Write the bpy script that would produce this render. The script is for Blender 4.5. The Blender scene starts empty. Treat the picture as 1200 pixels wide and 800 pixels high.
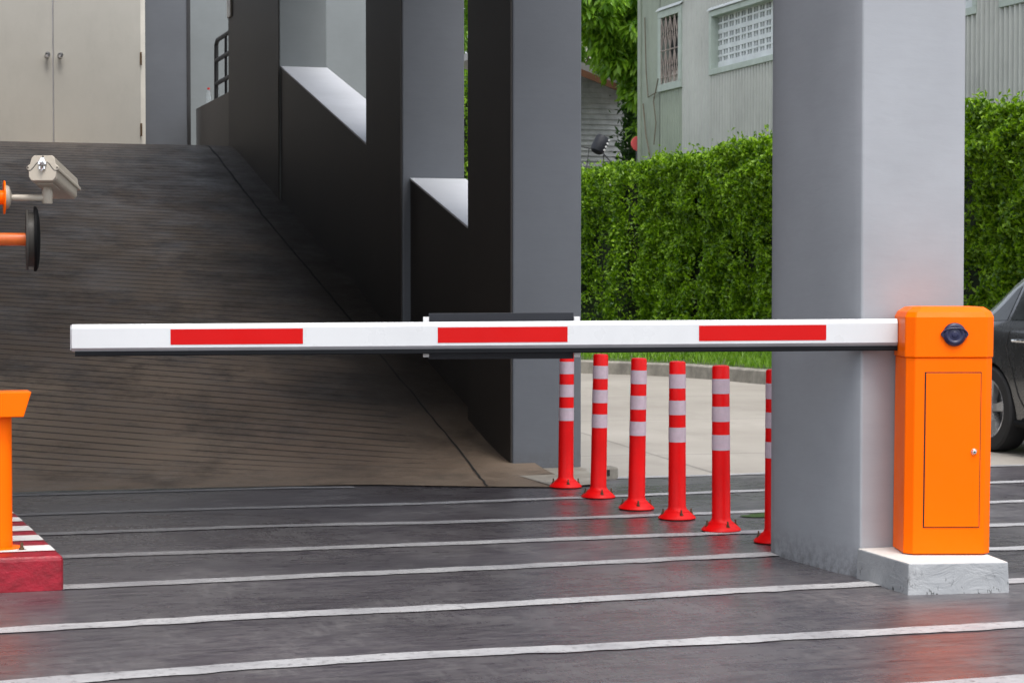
import bpy, bmesh, math, random
import numpy as np
from mathutils import Vector, Matrix, noise
R = math.radians
random.seed(7); rng = np.random.default_rng(7)
S = bpy.context.scene
C = S.collection

# ------------------------------------------------------------------ camera
cam = bpy.data.cameras.new('camera'); co = bpy.data.objects.new('camera', cam); C.objects.link(co)
cam.sensor_width = 36; cam.lens = 70.5; cam.clip_start = 0.1; cam.clip_end = 2000
co.location = (0, 0, 1.3)
co.rotation_euler = (R(90 - 1.755), 0, R(-17.92))
cam.dof.use_dof = True; cam.dof.focus_distance = 8.6; cam.dof.aperture_fstop = 14.0
S.camera = co
# ------------------------------------------------------------------ world, sun, exposure
SUN_EL, SUN_AZ = 66, 176            # azimuth clockwise from +Y
w = bpy.data.worlds.new('World'); S.world = w; w.use_nodes = True
nt = w.node_tree; nt.nodes.clear()
sky = nt.nodes.new('ShaderNodeTexSky'); sky.sky_type = 'NISHITA'; sky.sun_disc = False
sky.sun_elevation = R(SUN_EL); sky.sun_rotation = R(SUN_AZ); sky.air_density = 1.0; sky.dust_density = 4.0; sky.ozone_density = 1.0
hs = nt.nodes.new('ShaderNodeHueSaturation'); hs.inputs['Saturation'].default_value = 0.38
bg = nt.nodes.new('ShaderNodeBackground'); bg.inputs['Strength'].default_value = 0.15
wo = nt.nodes.new('ShaderNodeOutputWorld')
nt.links.new(sky.outputs[0], hs.inputs['Color']); nt.links.new(hs.outputs[0], bg.inputs[0]); nt.links.new(bg.outputs[0], wo.inputs[0])
sl = bpy.data.lights.new('sun', 'SUN'); sl.energy = 0.62; sl.angle = R(16); sl.color = (1.0, .965, .91)
so = bpy.data.objects.new('sun', sl); C.objects.link(so)
d = Vector((math.sin(R(SUN_AZ)) * math.cos(R(SUN_EL)), math.cos(R(SUN_AZ)) * math.cos(R(SUN_EL)), math.sin(R(SUN_EL))))
so.rotation_euler = d.to_track_quat('Z', 'Y').to_euler()
S.view_settings.view_transform = 'Standard'; S.view_settings.look = 'None'
S.view_settings.exposure = 1.15; S.view_settings.gamma = 1
S.render.engine = 'CYCLES'
S.cycles.max_bounces = 8; S.cycles.diffuse_bounces = 5; S.cycles.glossy_bounces = 4

# ------------------------------------------------------------------ materials
class NT:
    def __init__(s, name):
        s.m = bpy.data.materials.new(name); s.m.use_nodes = True; s.t = s.m.node_tree
        s.b = s.t.nodes['Principled BSDF']; s.out = s.t.nodes['Material Output']
    def n(s, typ, **kw):
        x = s.t.nodes.new(typ)
        for k, v in kw.items(): setattr(x, k, v)
        return x
    def l(s, a, b): s.t.links.new(a, b)
    def co(s, kind='Object', scale=(1, 1, 1), rot=(0, 0, 0)):
        if kind == 'World':
            g = s.n('ShaderNodeNewGeometry'); src = g.outputs['Position']
        else:
            g = s.n('ShaderNodeTexCoord'); src = g.outputs[kind]
        mp = s.n('ShaderNodeMapping'); mp.inputs['Scale'].default_value = scale; mp.inputs['Rotation'].default_value = rot
        s.l(src, mp.inputs[0]); return mp.outputs[0]
    def noise(s, vec, scale, detail=5, rough=.6, dist=0):
        x = s.n('ShaderNodeTexNoise'); x.inputs['Scale'].default_value = scale; x.inputs['Detail'].default_value = detail
        x.inputs['Roughness'].default_value = rough; x.inputs['Distortion'].default_value = dist
        s.l(vec, x.inputs['Vector']); return x.outputs['Fac']
    def ramp(s, fac, stops):
        x = s.n('ShaderNodeValToRGB'); e = x.color_ramp.elements
        while len(e) < len(stops): e.new(.5)
        for el, (p, c) in zip(e, stops):
            el.position = p; el.color = (c, c, c, 1) if isinstance(c, (int, float)) else (*c, 1)
        s.l(fac, x.inputs[0]); return x.outputs[0]
    def mix(s, fac, a, b, blend='MIX'):
        x = s.n('ShaderNodeMix', data_type='RGBA', blend_type=blend)
        for sock, v in ((x.inputs['Factor'], fac), (x.inputs['A'], a), (x.inputs['B'], b)):
            if isinstance(v, (int, float)): sock.default_value = v if sock.type == 'VALUE' else (v, v, v, 1)
            elif isinstance(v, tuple): sock.default_value = (*v, 1)
            else: s.l(v, sock)
        return x.outputs['Result']
    def math(s, op, a, b=0.0, c=None):
        x = s.n('ShaderNodeMath', operation=op)
        for i, v in enumerate((a, b) if c is None else (a, b, c)):
            if isinstance(v, (int, float)): x.inputs[i].default_value = v
            else: s.l(v, x.inputs[i])
        return x.outputs[0]
    def bump(s, h, strength=.2, dist=.01):
        x = s.n('ShaderNodeBump'); x.inputs['Strength'].default_value = strength; x.inputs['Distance'].default_value = dist
        s.l(h, x.inputs['Height']); s.l(x.outputs[0], s.b.inputs['Normal'])
    def set(s, col=None, rough=None, metal=None, spec=None):
        for k, v in (('Base Color', col), ('Roughness', rough), ('Metallic', metal), ('Specular IOR Level', spec)):
            if v is None: continue
            if isinstance(v, (int, float)): s.b.inputs[k].default_value = v if s.b.inputs[k].type == 'VALUE' else (v, v, v, 1)
            elif isinstance(v, tuple): s.b.inputs[k].default_value = (*v, 1)
            else: s.l(v, s.b.inputs[k])
        return s.m

def paint(name, col, rough=.4, var=.12, scale=3, bump=.05, metal=0, grime=0.0, bscale=60, coat=0, spec=.5):
    m = NT(name); v = m.co('World')
    f = m.noise(v, scale, 6, .65)
    dark = tuple(c * (1 - var) for c in col); lite = tuple(min(1, c * (1 + var)) for c in col)
    c = m.mix(m.ramp(f, [(.3, 0), (.7, 1)]), dark, lite)
    if grime:
        g = m.ramp(m.noise(m.co('World', (1, 1, .35)), 7, 8, .75), [(.5, 0), (.75, 1)])
        g2 = m.math('MULTIPLY', g, grime)
        c = m.mix(g2, c, tuple(x * .45 for x in col))
    m.set(c, m.ramp(m.noise(v, 9, 4), [(.3, max(0, rough - .07)), (.7, min(1, rough + .1))]), metal)
    m.b.inputs['Specular IOR Level'].default_value = spec
    if coat: m.b.inputs['Coat Weight'].default_value = coat; m.b.inputs['Coat Roughness'].default_value = .08
    m.bump(m.noise(v, bscale, 4), bump, .004)
    return m.m

def wallpaint(name, col, rough=.55):
    m = NT(name); v = m.co('World')
    a = m.noise(v, 1.3, 5, .6); b = m.noise(m.co('World', (1, 1, 5)), 5, 6, .7)
    c = m.mix(m.ramp(a, [(.3, 0), (.72, 1)]), tuple(x * .9 for x in col), tuple(x * 1.08 for x in col))
    c = m.mix(m.math('MULTIPLY', m.ramp(b, [(.45, 0), (.8, 1)]), .2), c, tuple(x * .75 for x in col))
    # dirt splashed on the lowest few centimetres
    sep = m.n('ShaderNodeSeparateXYZ'); m.l(v, sep.inputs[0])
    h = m.math('MULTIPLY', m.ramp(sep.outputs['Z'], [(0.0, 1), (.16, 0)]), m.ramp(m.noise(v, 22, 7, .75), [(.42, 0), (.6, 1)]))
    c = m.mix(m.math('MULTIPLY', h, .55), c, (.07, .065, .06))
    m.set(c, rough)
    # trowel marks
    k = m.math('ADD', m.noise(m.co('World', (1, 1, 3.5), (0, .25, 0)), 9, 7, .65, .6), m.math('MULTIPLY', m.noise(v, 90, 3), .12))
    m.bump(k, .13, .006)
    return m.m

M = {}
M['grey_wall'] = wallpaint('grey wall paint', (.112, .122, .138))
M['shaded_side'] = wallpaint('shaded brown grey wall paint', (.030, .025, .021))  # dark brown paint with the interior shade put into the colour as well
M['low_side'] = wallpaint('brown grey low wall paint', (.10, .09, .078))
M['pale_wall'] = wallpaint('pale grey wall paint', (.305, .32, .345))
M['wing_wall'] = wallpaint('grey green wall paint', (.18, .20, .205))
M['sill'] = wallpaint('pale sill paint', (.62, .64, .67))
M['ceiling'] = paint('ceiling plaster', (.13, .125, .12), .8)
M['cream'] = paint('cream door paint', (.40, .388, .348), .45, .04, 2, .03, grime=.12)
M['cream_trim'] = paint('cream trim', (.62, .6, .54), .5)
M['orange'] = paint('orange powder coat', (1.0, .142, .0001), .36, .01, 4, .10, bscale=260, spec=.09)
M['orange_post'] = paint('orange post paint', (1.0, .148, .0002), .36, .01, 4, .08, bscale=200, spec=.10)
M['shaded_orange'] = paint('shaded brown orange paint', (.55, .105, .012), .45, .15, 14, .05, grime=.3)  # brown orange with the shade on the lower arm put into the colour
M['boom_white'] = paint('white boom paint', (.60, .615, .63), .3, .03, 2, .02, grime=.06)
M['boom_red'] = paint('red reflective tape', (.52, .0004, .0004), .38, .04, 3, .03, spec=.25)
M['boom_grey'] = paint('grey aluminium', (.36, .36, .38), .4)
M['rubber'] = paint('black rubber', (.006, .007, .009), .6, spec=.15)
M['panel'] = paint('dark panel', (.022, .024, .030), .55, .1, spec=.25)
M['clip'] = paint('pale clip', (.6, .6, .6), .5)
M['post_red'] = paint('red plastic', (.76, .003, .004), .42, .10, 6, .05, grime=.2, spec=.22)
M['band'] = paint('pale reflective band', (.56, .44, .50), .4, .08, 30, .03, grime=.1)
M['bolt'] = paint('brown steel', (.14, .09, .05), .4, .3, 60, .1, metal=.7)
M['navy'] = paint('navy plastic', (.010, .012, .05), .35)
M['steel'] = paint('bright steel', (.7, .7, .7), .22, metal=1)
M['black'] = paint('black plastic', (.004, .004, .0045), .6, spec=.08)
M['dark'] = paint('dark gap', (.01, .01, .01), .8)
M['beige'] = paint('beige camera shell', (.36, .32, .26), .42, .04, 6, .03)
M['acrylic'] = paint('grey clear plastic', (.045, .042, .038), .45, spec=.2)
M['rail'] = paint('dark rail', (.03, .03, .032), .4)
M['green_frame'] = paint('pale green frame', (.40, .46, .41), .6, .12, 3, .1, grime=.35)
M['green_metal'] = paint('pale green sheet', (.28, .32, .255), .55, .12, 1.2, .1, grime=.25)
M['iron_sheet'] = paint('pale sheet iron', (.45, .465, .43), .55, .10, 1.2, .1, grime=.25)
M['grille'] = paint('rusty grille', (.30, .25, .22), .7, .3, 9)
M['vent'] = paint('pale vent blocks', (.58, .62, .62), .6)
M['shed'] = paint('weathered boards', (.44, .45, .44), .75, .25, 3, .2, grime=.4)
M['brown_wood'] = paint('brown eave', (.16, .07, .035), .7)
M['roof_sheet'] = paint('grey roof', (.28, .28, .28), .6)
M['bark'] = paint('bark', (.10, .075, .055), .9, .4, 6, .6)
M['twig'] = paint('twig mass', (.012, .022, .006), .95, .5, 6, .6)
M['soil'] = paint('soil', (.06, .08, .03), .95, .4, 3, .5)
M['ground'] = paint('bare ground', (.16, .15, .13), .9, .3, .5, .3)
M['kerb'] = paint('kerb concrete', (.25, .235, .20), .85, .3, 5, .4, grime=.7)
M['glass_dark'] = paint('dark window', (.02, .022, .025), .1)
M['tyre'] = paint('tyre rubber', (.02, .02, .021), .7)
M['alloy'] = paint('alloy', (.45, .45, .46), .3, metal=.8)
M['car_paint'] = paint('grey car paint', (.055, .058, .062), .25, .02, 3, .0, metal=.4, coat=1)
M['car_glass'] = paint('car glass', (.015, .018, .018), .04)
M['chrome'] = paint('chrome', (.8, .8, .8), .08, metal=1)
M['red_lens'] = paint('red lamp lens', (.45, .01, .01), .15)
M['lens'] = paint('clear lamp lens', (.6, .62, .64), .1)
M['cap_red'] = paint('red cap', (.6, .02, .02), .4)
M['red_disc'] = paint('red disc', (.8, .12, .12), .5)
M['blackwire'] = paint('wire', (.03, .03, .03), .6)
M['tan_wire'] = paint('dry vine', (.16, .14, .10), .8)
M['island_white'] = paint('white island paint', (.68, .66, .64), .5, .08, 9, .15, grime=.25)
def bottle():
    m = NT('clear bottle'); m.set((.85, .9, .92), .05); m.b.inputs['Transmission Weight'].default_value = .85; m.b.inputs['IOR'].default_value = 1.3
    return m.m
M['bottle'] = bottle()
def island_red():
    m = NT('worn red kerb paint'); v = m.co('World')
    a = m.ramp(m.noise(m.co('World', (1, 1, 2)), 8, 8, .7), [(.36, 0), (.62, 1)])
    c = m.mix(a, (.17, .003, .010), (.33, .006, .022))
    c = m.mix(m.ramp(m.noise(v, 30, 8, .8), [(.62, 0), (.72, 1)]), c, (.18, .05, .05))
    m.set(c, .42); m.bump(m.noise(v, 14, 8, .7), .6, .012); return m.m
M['island_red'] = island_red()

def plinth_mat():
    m = NT('white plinth paint'); v = m.co('World')
    geo = m.n('ShaderNodeNewGeometry')
    c = m.mix(m.ramp(m.noise(v, 4, 6), [(.3, 0), (.7, 1)]), (.27, .285, .30), (.36, .37, .38))
    s = m.noise(m.co('World', (1, 1, .6)), 16, 9, .75)
    sep = m.n('ShaderNodeSeparateXYZ'); m.l(v, sep.inputs[0])
    low = m.ramp(sep.outputs['Z'], [(.0, 1), (.10, .15), (.129, 0)])
    sc = m.math('MULTIPLY', m.ramp(s, [(.565, 0), (.60, 1)]), low)
    c = m.mix(sc, c, (.035, .037, .035))
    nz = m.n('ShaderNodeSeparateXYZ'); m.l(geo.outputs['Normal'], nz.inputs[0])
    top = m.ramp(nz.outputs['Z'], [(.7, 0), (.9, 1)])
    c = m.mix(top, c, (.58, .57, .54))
    m.set(c, .6)
    m.bump(m.noise(m.co('World', (1, 1, 1.5), (.2, .6, 0)), 7, 7, .68, .8), .65, .014); return m.m
M['plinth'] = plinth_mat()

def asphalt():
    m = NT('damp sealed asphalt'); v = m.co('World')
    s1 = m.noise(m.co('World', (.8, 6, 1), (0, 0, .02)), 2.6, 10, .75, .3)        # broad brush bands across the lane
    s2 = m.noise(m.co('World', (1.3, 5, 1), (0, 0, -.04)), 4.2, 12, .82)            # fine brush streaks
    s3 = m.noise(m.co('World', (9, 2.0, 1), (0, 0, .75)), 3, 10, .78, .2)          # slanting tyre scuffs
    big = m.noise(v, .55, 4, .55); mid = m.noise(v, 1.7, 9, .72); fine = m.noise(m.co('World', (3, 1, 1)), 34, 3, .8); grit = m.noise(m.co('World', (3.2, 1, 1)), 15, 8, .85)
    c = m.mix(m.ramp(s1, [(.36, 0), (.62, 1)]), (.019, .015, .022), (.068, .058, .072))
    c = m.mix(m.math('MULTIPLY', m.ramp(s2, [(.42, 0), (.60, 1)]), .72), c, (.115, .107, .108))
    c = m.mix(m.math('MULTIPLY', m.ramp(s2, [(.36, 1), (.46, 0)]), .6), c, (.016, .014, .017))
    dust = m.math('MULTIPLY', m.ramp(mid, [(.46, 0), (.66, 1)]), m.ramp(s3, [(.40, .15), (.62, 1)]))
    c = m.mix(m.math('MULTIPLY', dust, .8), c, (.165, .158, .158))
    c = m.mix(m.math('MULTIPLY', m.ramp(grit, [(.55, 0), (.72, 1)]), .5), c, (.16, .152, .15))
    c = m.mix(m.math('MULTIPLY', m.ramp(fine, [(.60, 0), (.70, 1)]), .5), c, (.22, .21, .2))
    c = m.mix(m.ramp(m.noise(v, 27, 2, .5), [(.795, 0), (.81, 1)]), c, (.45, .43, .37))
    wet = m.ramp(m.math('ADD', m.math('MULTIPLY', big, .6), m.math('MULTIPLY', s1, .4)), [(.40, 0), (.56, 1)])
    rg = m.math('ADD', m.math('MULTIPLY', wet, -.15), m.math('ADD', .265, m.math('MULTIPLY', s2, .24)))
    rg = m.math('ADD', rg, m.math('MULTIPLY', dust, .15))
    c = m.mix(m.math('MULTIPLY', wet, .30), c, (.02, .018, .02))
    m.set(c, rg, spec=.75)
    h = m.math('ADD', m.math('MULTIPLY', s1, .4), m.math('ADD', m.math('MULTIPLY', s2, .5), m.math('MULTIPLY', grit, .22)))
    m.bump(h, .30, .010); return m.m
M['asphalt'] = asphalt()
def linepaint():
    m = NT('worn white line paint'); v = m.co('World')
    a = m.ramp(m.noise(v, 26, 8, .78), [(.36, 0), (.46, 1)])
    b = m.ramp(m.noise(v, 2.5, 4), [(.3, 0), (.7, 1)])
    c = m.mix(b, (.25, .25, .26), (.43, .43, .435)); c = m.mix(a, (.13, .125, .13), c)
    # lines blend to a darker grey towards the far left, mottled by noise
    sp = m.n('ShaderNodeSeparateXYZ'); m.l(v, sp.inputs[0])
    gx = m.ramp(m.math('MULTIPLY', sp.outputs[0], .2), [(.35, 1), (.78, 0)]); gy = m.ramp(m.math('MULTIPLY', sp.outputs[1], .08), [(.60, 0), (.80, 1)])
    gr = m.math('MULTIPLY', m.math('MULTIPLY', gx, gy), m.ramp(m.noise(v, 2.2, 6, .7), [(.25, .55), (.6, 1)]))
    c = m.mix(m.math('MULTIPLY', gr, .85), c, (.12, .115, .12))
    m.set(c, .5); m.bump(m.noise(m.co('World', (1, 5, 1)), 14, 6, .7), .3, .006); return m.m
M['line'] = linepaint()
def road():
    m = NT('pale road concrete'); v = m.co('World')
    c = m.mix(m.ramp(m.noise(v, .45, 6, .6), [(.32, 0), (.68, 1)]), (.28, .255, .222), (.375, .35, .312))
    c = m.mix(m.math('MULTIPLY', m.ramp(m.noise(m.co('World', (1, .5, 1)), 1.7, 8, .75), [(.5, 0), (.72, 1)]), .45), c, (.20, .182, .156))
    br = m.n('ShaderNodeTexBrick'); br.offset = 0; br.inputs['Scale'].default_value = 1; br.inputs['Brick Width'].default_value = 4.2; br.inputs['Row Height'].default_value = 3.6
    br.inputs['Mortar Size'].default_value = .018; br.inputs['Color1'].default_value = (1, 1, 1, 1); br.inputs['Color2'].default_value = (.9, .9, .9, 1); br.inputs['Mortar'].default_value = (.55, .55, .55, 1)
    m.l(m.co('World', (1, 1, 1), (0, 0, .1)), br.inputs['Vector'])
    c = m.mix(.8, c, br.outputs['Color'], 'MULTIPLY')
    m.set(c, .62); m.bump(m.noise(v, 60, 5), .2, .006); return m.m
M['road'] = road()
def rampmat():
    m = NT('grooved ramp concrete'); v = m.co('World')
    sep = m.n('ShaderNodeSeparateXYZ'); m.l(v, sep.inputs[0]); X, Y = sep.outputs[0], sep.outputs[1]
    # grooves fan slightly: u = Y + g(Y)*(X-1.2)
    g = m.math('MAXIMUM', m.math('MULTIPLY_ADD', Y, -.030, .739), .05)
    g = m.math('MINIMUM', g, .31)
    u = m.math('ADD', m.math('MULTIPLY', g, m.math('SUBTRACT', X, 1.2)), Y)
    wob = m.math('MULTIPLY', m.math('SUBTRACT', m.noise(v, .8, 3), .5), .010)
    fr = m.math('FRACT', m.math('DIVIDE', m.math('ADD', u, wob), 0.132))
    dd = m.math('ABSOLUTE', m.math('SUBTRACT', fr, .5))
    groove = m.ramp(dd, [(.05, 1), (.10, 0)])
    # grooves stop near the edge strip and wear off near the foot
    gx = m.math('SUBTRACT', m.math('ADD', X, m.math('MULTIPLY', m.noise(v, 4, 5), .5)), 3.84)
    mask = m.ramp(gx, [(.0, 1), (.12, 0)])
    my = m.ramp(m.math('MULTIPLY', m.math('ADD', m.math('SUBTRACT', Y, 13.1), m.math('MULTIPLY', m.noise(v, 2.5, 6, .7), .8)), .5), [(.02, 0), (.3, 1)])
    wear = m.ramp(m.noise(m.co('World', (1, .6, 1)), 1.8, 7, .7), [(.32, .25), (.5, 1)])
    groove = m.math('MULTIPLY', m.math('MULTIPLY', groove, mask), m.math('MULTIPLY', my, wear))
    streak = m.noise(m.co('World', (.5, 4, 1), (0, 0, -.15)), 3.5, 9, .72)
    c = m.mix(m.ramp(m.noise(v, .55, 5, .6), [(.34, 0), (.66, 1)]), (.19, .13, .09), (.40, .30, .215))
    c = m.mix(m.math('MULTIPLY', m.ramp(streak, [(.48, 0), (.7, 1)]), .55), c, (.22, .19, .15))
    c = m.mix(m.math('MULTIPLY', m.ramp(m.noise(v, 1.6, 8, .75), [(.48, 0), (.64, 1)]), .68), c, (.045, .034, .026))
    foot = m.ramp(m.math('MULTIPLY', m.math('ADD', Y, m.math('MULTIPLY', m.noise(v, .9, 6, .7), 2.4)), .05), [(.67, 1), (.82, 0)])
    c = m.mix(m.math('MULTIPLY', foot, .5), c, (.085, .064, .044))          # darker brown towards the foot
    # shade along the wall side, painted near black into the ramp colour
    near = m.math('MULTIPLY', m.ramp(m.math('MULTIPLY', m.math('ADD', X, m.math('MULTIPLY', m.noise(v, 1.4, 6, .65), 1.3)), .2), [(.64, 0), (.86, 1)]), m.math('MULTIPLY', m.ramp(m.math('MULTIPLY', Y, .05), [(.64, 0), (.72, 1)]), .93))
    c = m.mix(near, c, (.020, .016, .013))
    c = m.mix(m.math('MULTIPLY', groove, .88), c, (.014, .011, .009))
    rg = m.ramp(m.noise(v, 2.2, 6, .7), [(.35, .42), (.65, .7)])
    m.set(c, rg)
    h = m.math('SUBTRACT', m.math('MULTIPLY', streak, .5), m.math('MULTIPLY', groove, .9))
    m.bump(h, .5, .012); return m.m
M['ramp'] = rampmat()
def apron():
    m = NT('stained apron concrete'); v = m.co('World')
    c = m.mix(m.ramp(m.noise(v, 3, 8, .7), [(.35, 0), (.65, 1)]), (.20, .175, .14), (.36, .33, .28))
    m.set(c, .6); m.bump(m.noise(v, 40, 6), .3, .006); return m.m
M['apron'] = apron()
def leafmat(name, a, b, rough=.42):
    m = NT(name); g = m.n('ShaderNodeNewGeometry')
    c = m.mix(m.ramp(g.outputs['Random Per Island'], [(0, 0), (1, 1)]), a, b)
    m.set(c, rough, spec=.45)
    tr = m.n('ShaderNodeBsdfTranslucent'); m.l(m.mix(1.0, c, (1.0, 1.1, .45), 'MULTIPLY'), tr.inputs[0])
    mx = m.n('ShaderNodeMixShader'); mx.inputs[0].default_value = .42
    m.l(m.b.outputs[0], mx.inputs[1]); m.l(tr.outputs[0], mx.inputs[2]); m.l(mx.outputs[0], m.out.inputs[0]); return m.m
M['hedge_leaf'] = leafmat('hedge leaf', (.026, .095, .003), (.30, .50, .018))
M['tree_leaf'] = leafmat('tree leaf', (.09, .22, .010), (.25, .44, .03))
M['grass'] = leafmat('grass blade', (.10, .23, .012), (.22, .40, .03), .5)
M['weed'] = leafmat('dark ivy leaf', (.02, .055, .012), (.05, .12, .02))
def puddle():
    m = NT('green tinted puddle'); m.set((.035, .075, .012), .25); m.b.inputs['IOR'].default_value = 1.33  # even green base colour, slightly glossy
    m.bump(m.noise(m.co('World'), 5, 2), .02, .01); return m.m
M['puddle'] = puddle()

# ------------------------------------------------------------------ mesh helpers
class MB:
    def __init__(s): s.v = []; s.f = []; s.sm = []
    def add(s, vs, fs, smooth=False):
        k = len(s.v); s.v += [tuple(p) for p in vs]; s.f += [tuple(i + k for i in f) for f in fs]; s.sm += [smooth] * len(fs); return s
    def box(s, a, b, T=None):
        (x0, y0, z0), (x1, y1, z1) = a, b
        vs = [(x, y, z) for z in (z0, z1) for x, y in ((x0, y0), (x1, y0), (x1, y1), (x0, y1))]
        if T: vs = [T(*p) for p in vs]
        return s.add(vs, [(3, 2, 1, 0), (4, 5, 6, 7), (0, 1, 5, 4), (1, 2, 6, 5), (2, 3, 7, 6), (3, 0, 4, 7)])
    def prism(s, poly, ext, cap=True):
        """poly: 3D points, ext: vector"""
        n = len(poly); e = Vector(ext); P = [Vector(p) for p in poly]
        vs = P + [p + e for p in P]
        fs = [(i, (i + 1) % n, n + (i + 1) % n, n + i) for i in range(n)]
        if cap: fs += [tuple(range(n))[::-1], tuple(range(n, 2 * n))]
        return s.add(vs, fs)
    def loft(s, rings, closed=True, cap=True, smooth=False):
        n = len(rings[0]); vs = [p for r in rings for p in r]; fs = []
        for j in range(len(rings) - 1):
            for i in range(n if closed else n - 1):
                a = j * n + i; b = j * n + (i + 1) % n; fs.append((a, b, b + n, a + n))
        s.add(vs, fs, smooth)
        if cap and closed:
            k = len(s.v) - len(vs)
            s.f += [tuple(range(k, k + n))[::-1], tuple(range(k + len(vs) - n, k + len(vs)))]; s.sm += [False, False]
        return s
    def lathe(s, prof, o=(0, 0, 0), axis=(0, 0, 1), n=28, cap=True):
        """prof: (r, h) along axis"""
        A = Vector(axis).normalized(); q = Vector((0, 0, 1)).rotation_difference(A); O = Vector(o)
        rings = [[O + q @ Vector((r * math.cos(2 * math.pi * i / n), r * math.sin(2 * math.pi * i / n), h)) for i in range(n)] for r, h in prof]
        return s.loft(rings, True, cap, True)
    def tube(s, pts, r, n=10, cap=True):
        P = [Vector(p) for p in pts]; rings = []; up = None
        for i, p in enumerate(P):
            t = (P[min(i + 1, len(P) - 1)] - P[max(i - 1, 0)]).normalized()
            if up is None: up = Vector((0, 0, 1)) if abs(t.z) < .9 else Vector((1, 0, 0))
            a = t.cross(up).normalized(); b = a.cross(t).normalized(); up = b
            rr = r[i] if isinstance(r, (list, tuple)) else r
            rings.append([p + (a * math.cos(2 * math.pi * k / n) + b * math.sin(2 * math.pi * k / n)) * rr for k in range(n)])
        return s.loft(rings, True, cap, True)
    def build(s, name, mat, parent=None, bevel=0, seg=2, autos=True):
        me = bpy.data.meshes.new(name); me.from_pydata(s.v, [], s.f)
        me.polygons.foreach_set('use_smooth', s.sm)
        me.materials.append(mat if not isinstance(mat, str) else M[mat])
        bm = bmesh.new(); bm.from_mesh(me)
        if autos: bmesh.ops.recalc_face_normals(bm, faces=bm.faces)
        for e in bm.edges:
            if len(e.link_faces) == 2 and e.calc_face_angle(0) > R(38): e.smooth = False
        bm.to_mesh(me); bm.free(); me.update()
        o = bpy.data.objects.new(name, me); C.objects.link(o)
        if bevel:
            b = o.modifiers.new('bevel', 'BEVEL'); b.width = bevel; b.segments = seg; b.limit_method = 'ANGLE'; b.angle_limit = R(35); b.harden_normals = False
        if parent: link(o, parent)
        return o
def link(o, parent):
    o.parent = parent
    M_ = Matrix.Identity(4); p = parent
    ch = []
    while p: ch.append(p); p = p.parent
    for q in reversed(ch): M_ = M_ @ q.matrix_parent_inverse @ Matrix.LocRotScale(q.location, q.rotation_euler, q.scale)
    o.matrix_parent_inverse = M_.inverted()
def thing(name, label, cat, loc=(0, 0, 0), group=None):
    o = bpy.data.objects.new(name, None); C.objects.link(o); o.location = loc; o.empty_display_size = .2
    return tag(o, label, cat, group)
def tag(o, label, cat, group=None, kind=None):
    o['label'] = label; o['category'] = cat
    if group: o['group'] = group
    if kind: o['kind'] = kind
    return o
def struct(o): o['kind'] = 'structure'; return o
def leafmesh(name, P, D, U, L, W, mat, parent=None, fold=.25):
    """lozenge leaves: P centre, D direction, U side vector, arrays (n,3)"""
    n = len(P); L = L[:, None]; W = W[:, None]
    N = np.cross(D, U)
    a = P - D * L * .5; b = P + U * W * .5 - N * W * fold + D * L * .05; c = P + D * L * .5; e = P - U * W * .5 - N * W * fold + D * L * .05
    V = np.stack([a, b, c, e], 1).reshape(-1, 3).astype(np.float32)
    me = bpy.data.meshes.new(name); me.vertices.add(4 * n); me.vertices.foreach_set('co', V.ravel())
    me.loops.add(6 * n); me.polygons.add(2 * n)
    k = np.arange(n)[:, None] * 4
    idx = (k + np.array([0, 1, 2, 0, 2, 3])[None]).ravel().astype(np.int32)
    me.loops.foreach_set('vertex_index', idx)
    me.polygons.foreach_set('loop_start', (np.arange(2 * n) * 3).astype(np.int32)); me.polygons.foreach_set('loop_total', np.full(2 * n, 3, np.int32))
    me.materials.append(M[mat]); me.update(calc_edges=True); me.validate()
    o = bpy.data.objects.new(name, me); C.objects.link(o)
    if parent: link(o, parent)
    return o
def unit(a): return a / np.maximum(np.linalg.norm(a, axis=1, keepdims=True), 1e-6)
def rand_frames(n, bias, spread):
    D = unit(rng.normal(size=(n, 3)) * spread + np.array(bias)); T = unit(rng.normal(size=(n, 3)))
    U = unit(np.cross(D, T)); return D, U
def fbm(x, y, sc, seed=0): return noise.fractal(Vector((x * sc + seed, y * sc - seed, seed * .7)), 1.0, 2.0, 4)

# ------------------------------------------------------------------ setting: ground, asphalt, concrete, ramp
g = MB().add([(-300, -300, -.03), (300, -300, -.03), (300, 300, -.03), (-300, 300, -.03)], [(0, 1, 2, 3)]); struct(g.build('ground', 'ground'))
b = MB(); kerbline = [(3.0, 34.5), (6.6, 30.6), (8.4, 28.1), (9.45, 26.55), (9.95, 25.9), (10.38, 25.05), (10.6, 24.1), (10.72, 22.8), (10.80, 20.5), (10.85, 15), (10.85, 4)]
b.add([(4.45, 12.0, -.006), (10.85, 12.0, -.006), (10.85, 4, -.006), (30, 4, -.006)], [])
rd = MB().add([(4.4, 12.0, -.006), (11, 12.0, -.006), (11, 45, -.006), (-3.0, 45, -.006), (-3, 30.5, -.006), (4.4, 30.5, -.006)], [(0, 1, 2, 3, 4, 5)])
struct(rd.build('concrete_road', 'road'))
# asphalt with an uneven far edge
b = MB(); far = []
x = -14.0
while x < 14:
    y = 12.72 if x < 4.3 else 12.25
    if x >= 4.62: y = 12.22 + .02 * math.sin(x * 3) + .03 * fbm(x, 1, 3)
    far.append((x, y)); x += .12
b.add([(-14, -14, 0), (14, -14, 0)] + [(x, y, 0) for x, y in reversed(far)], [tuple(range(2 + len(far)))])
struct(b.build('asphalt', 'asphalt'))
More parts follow.
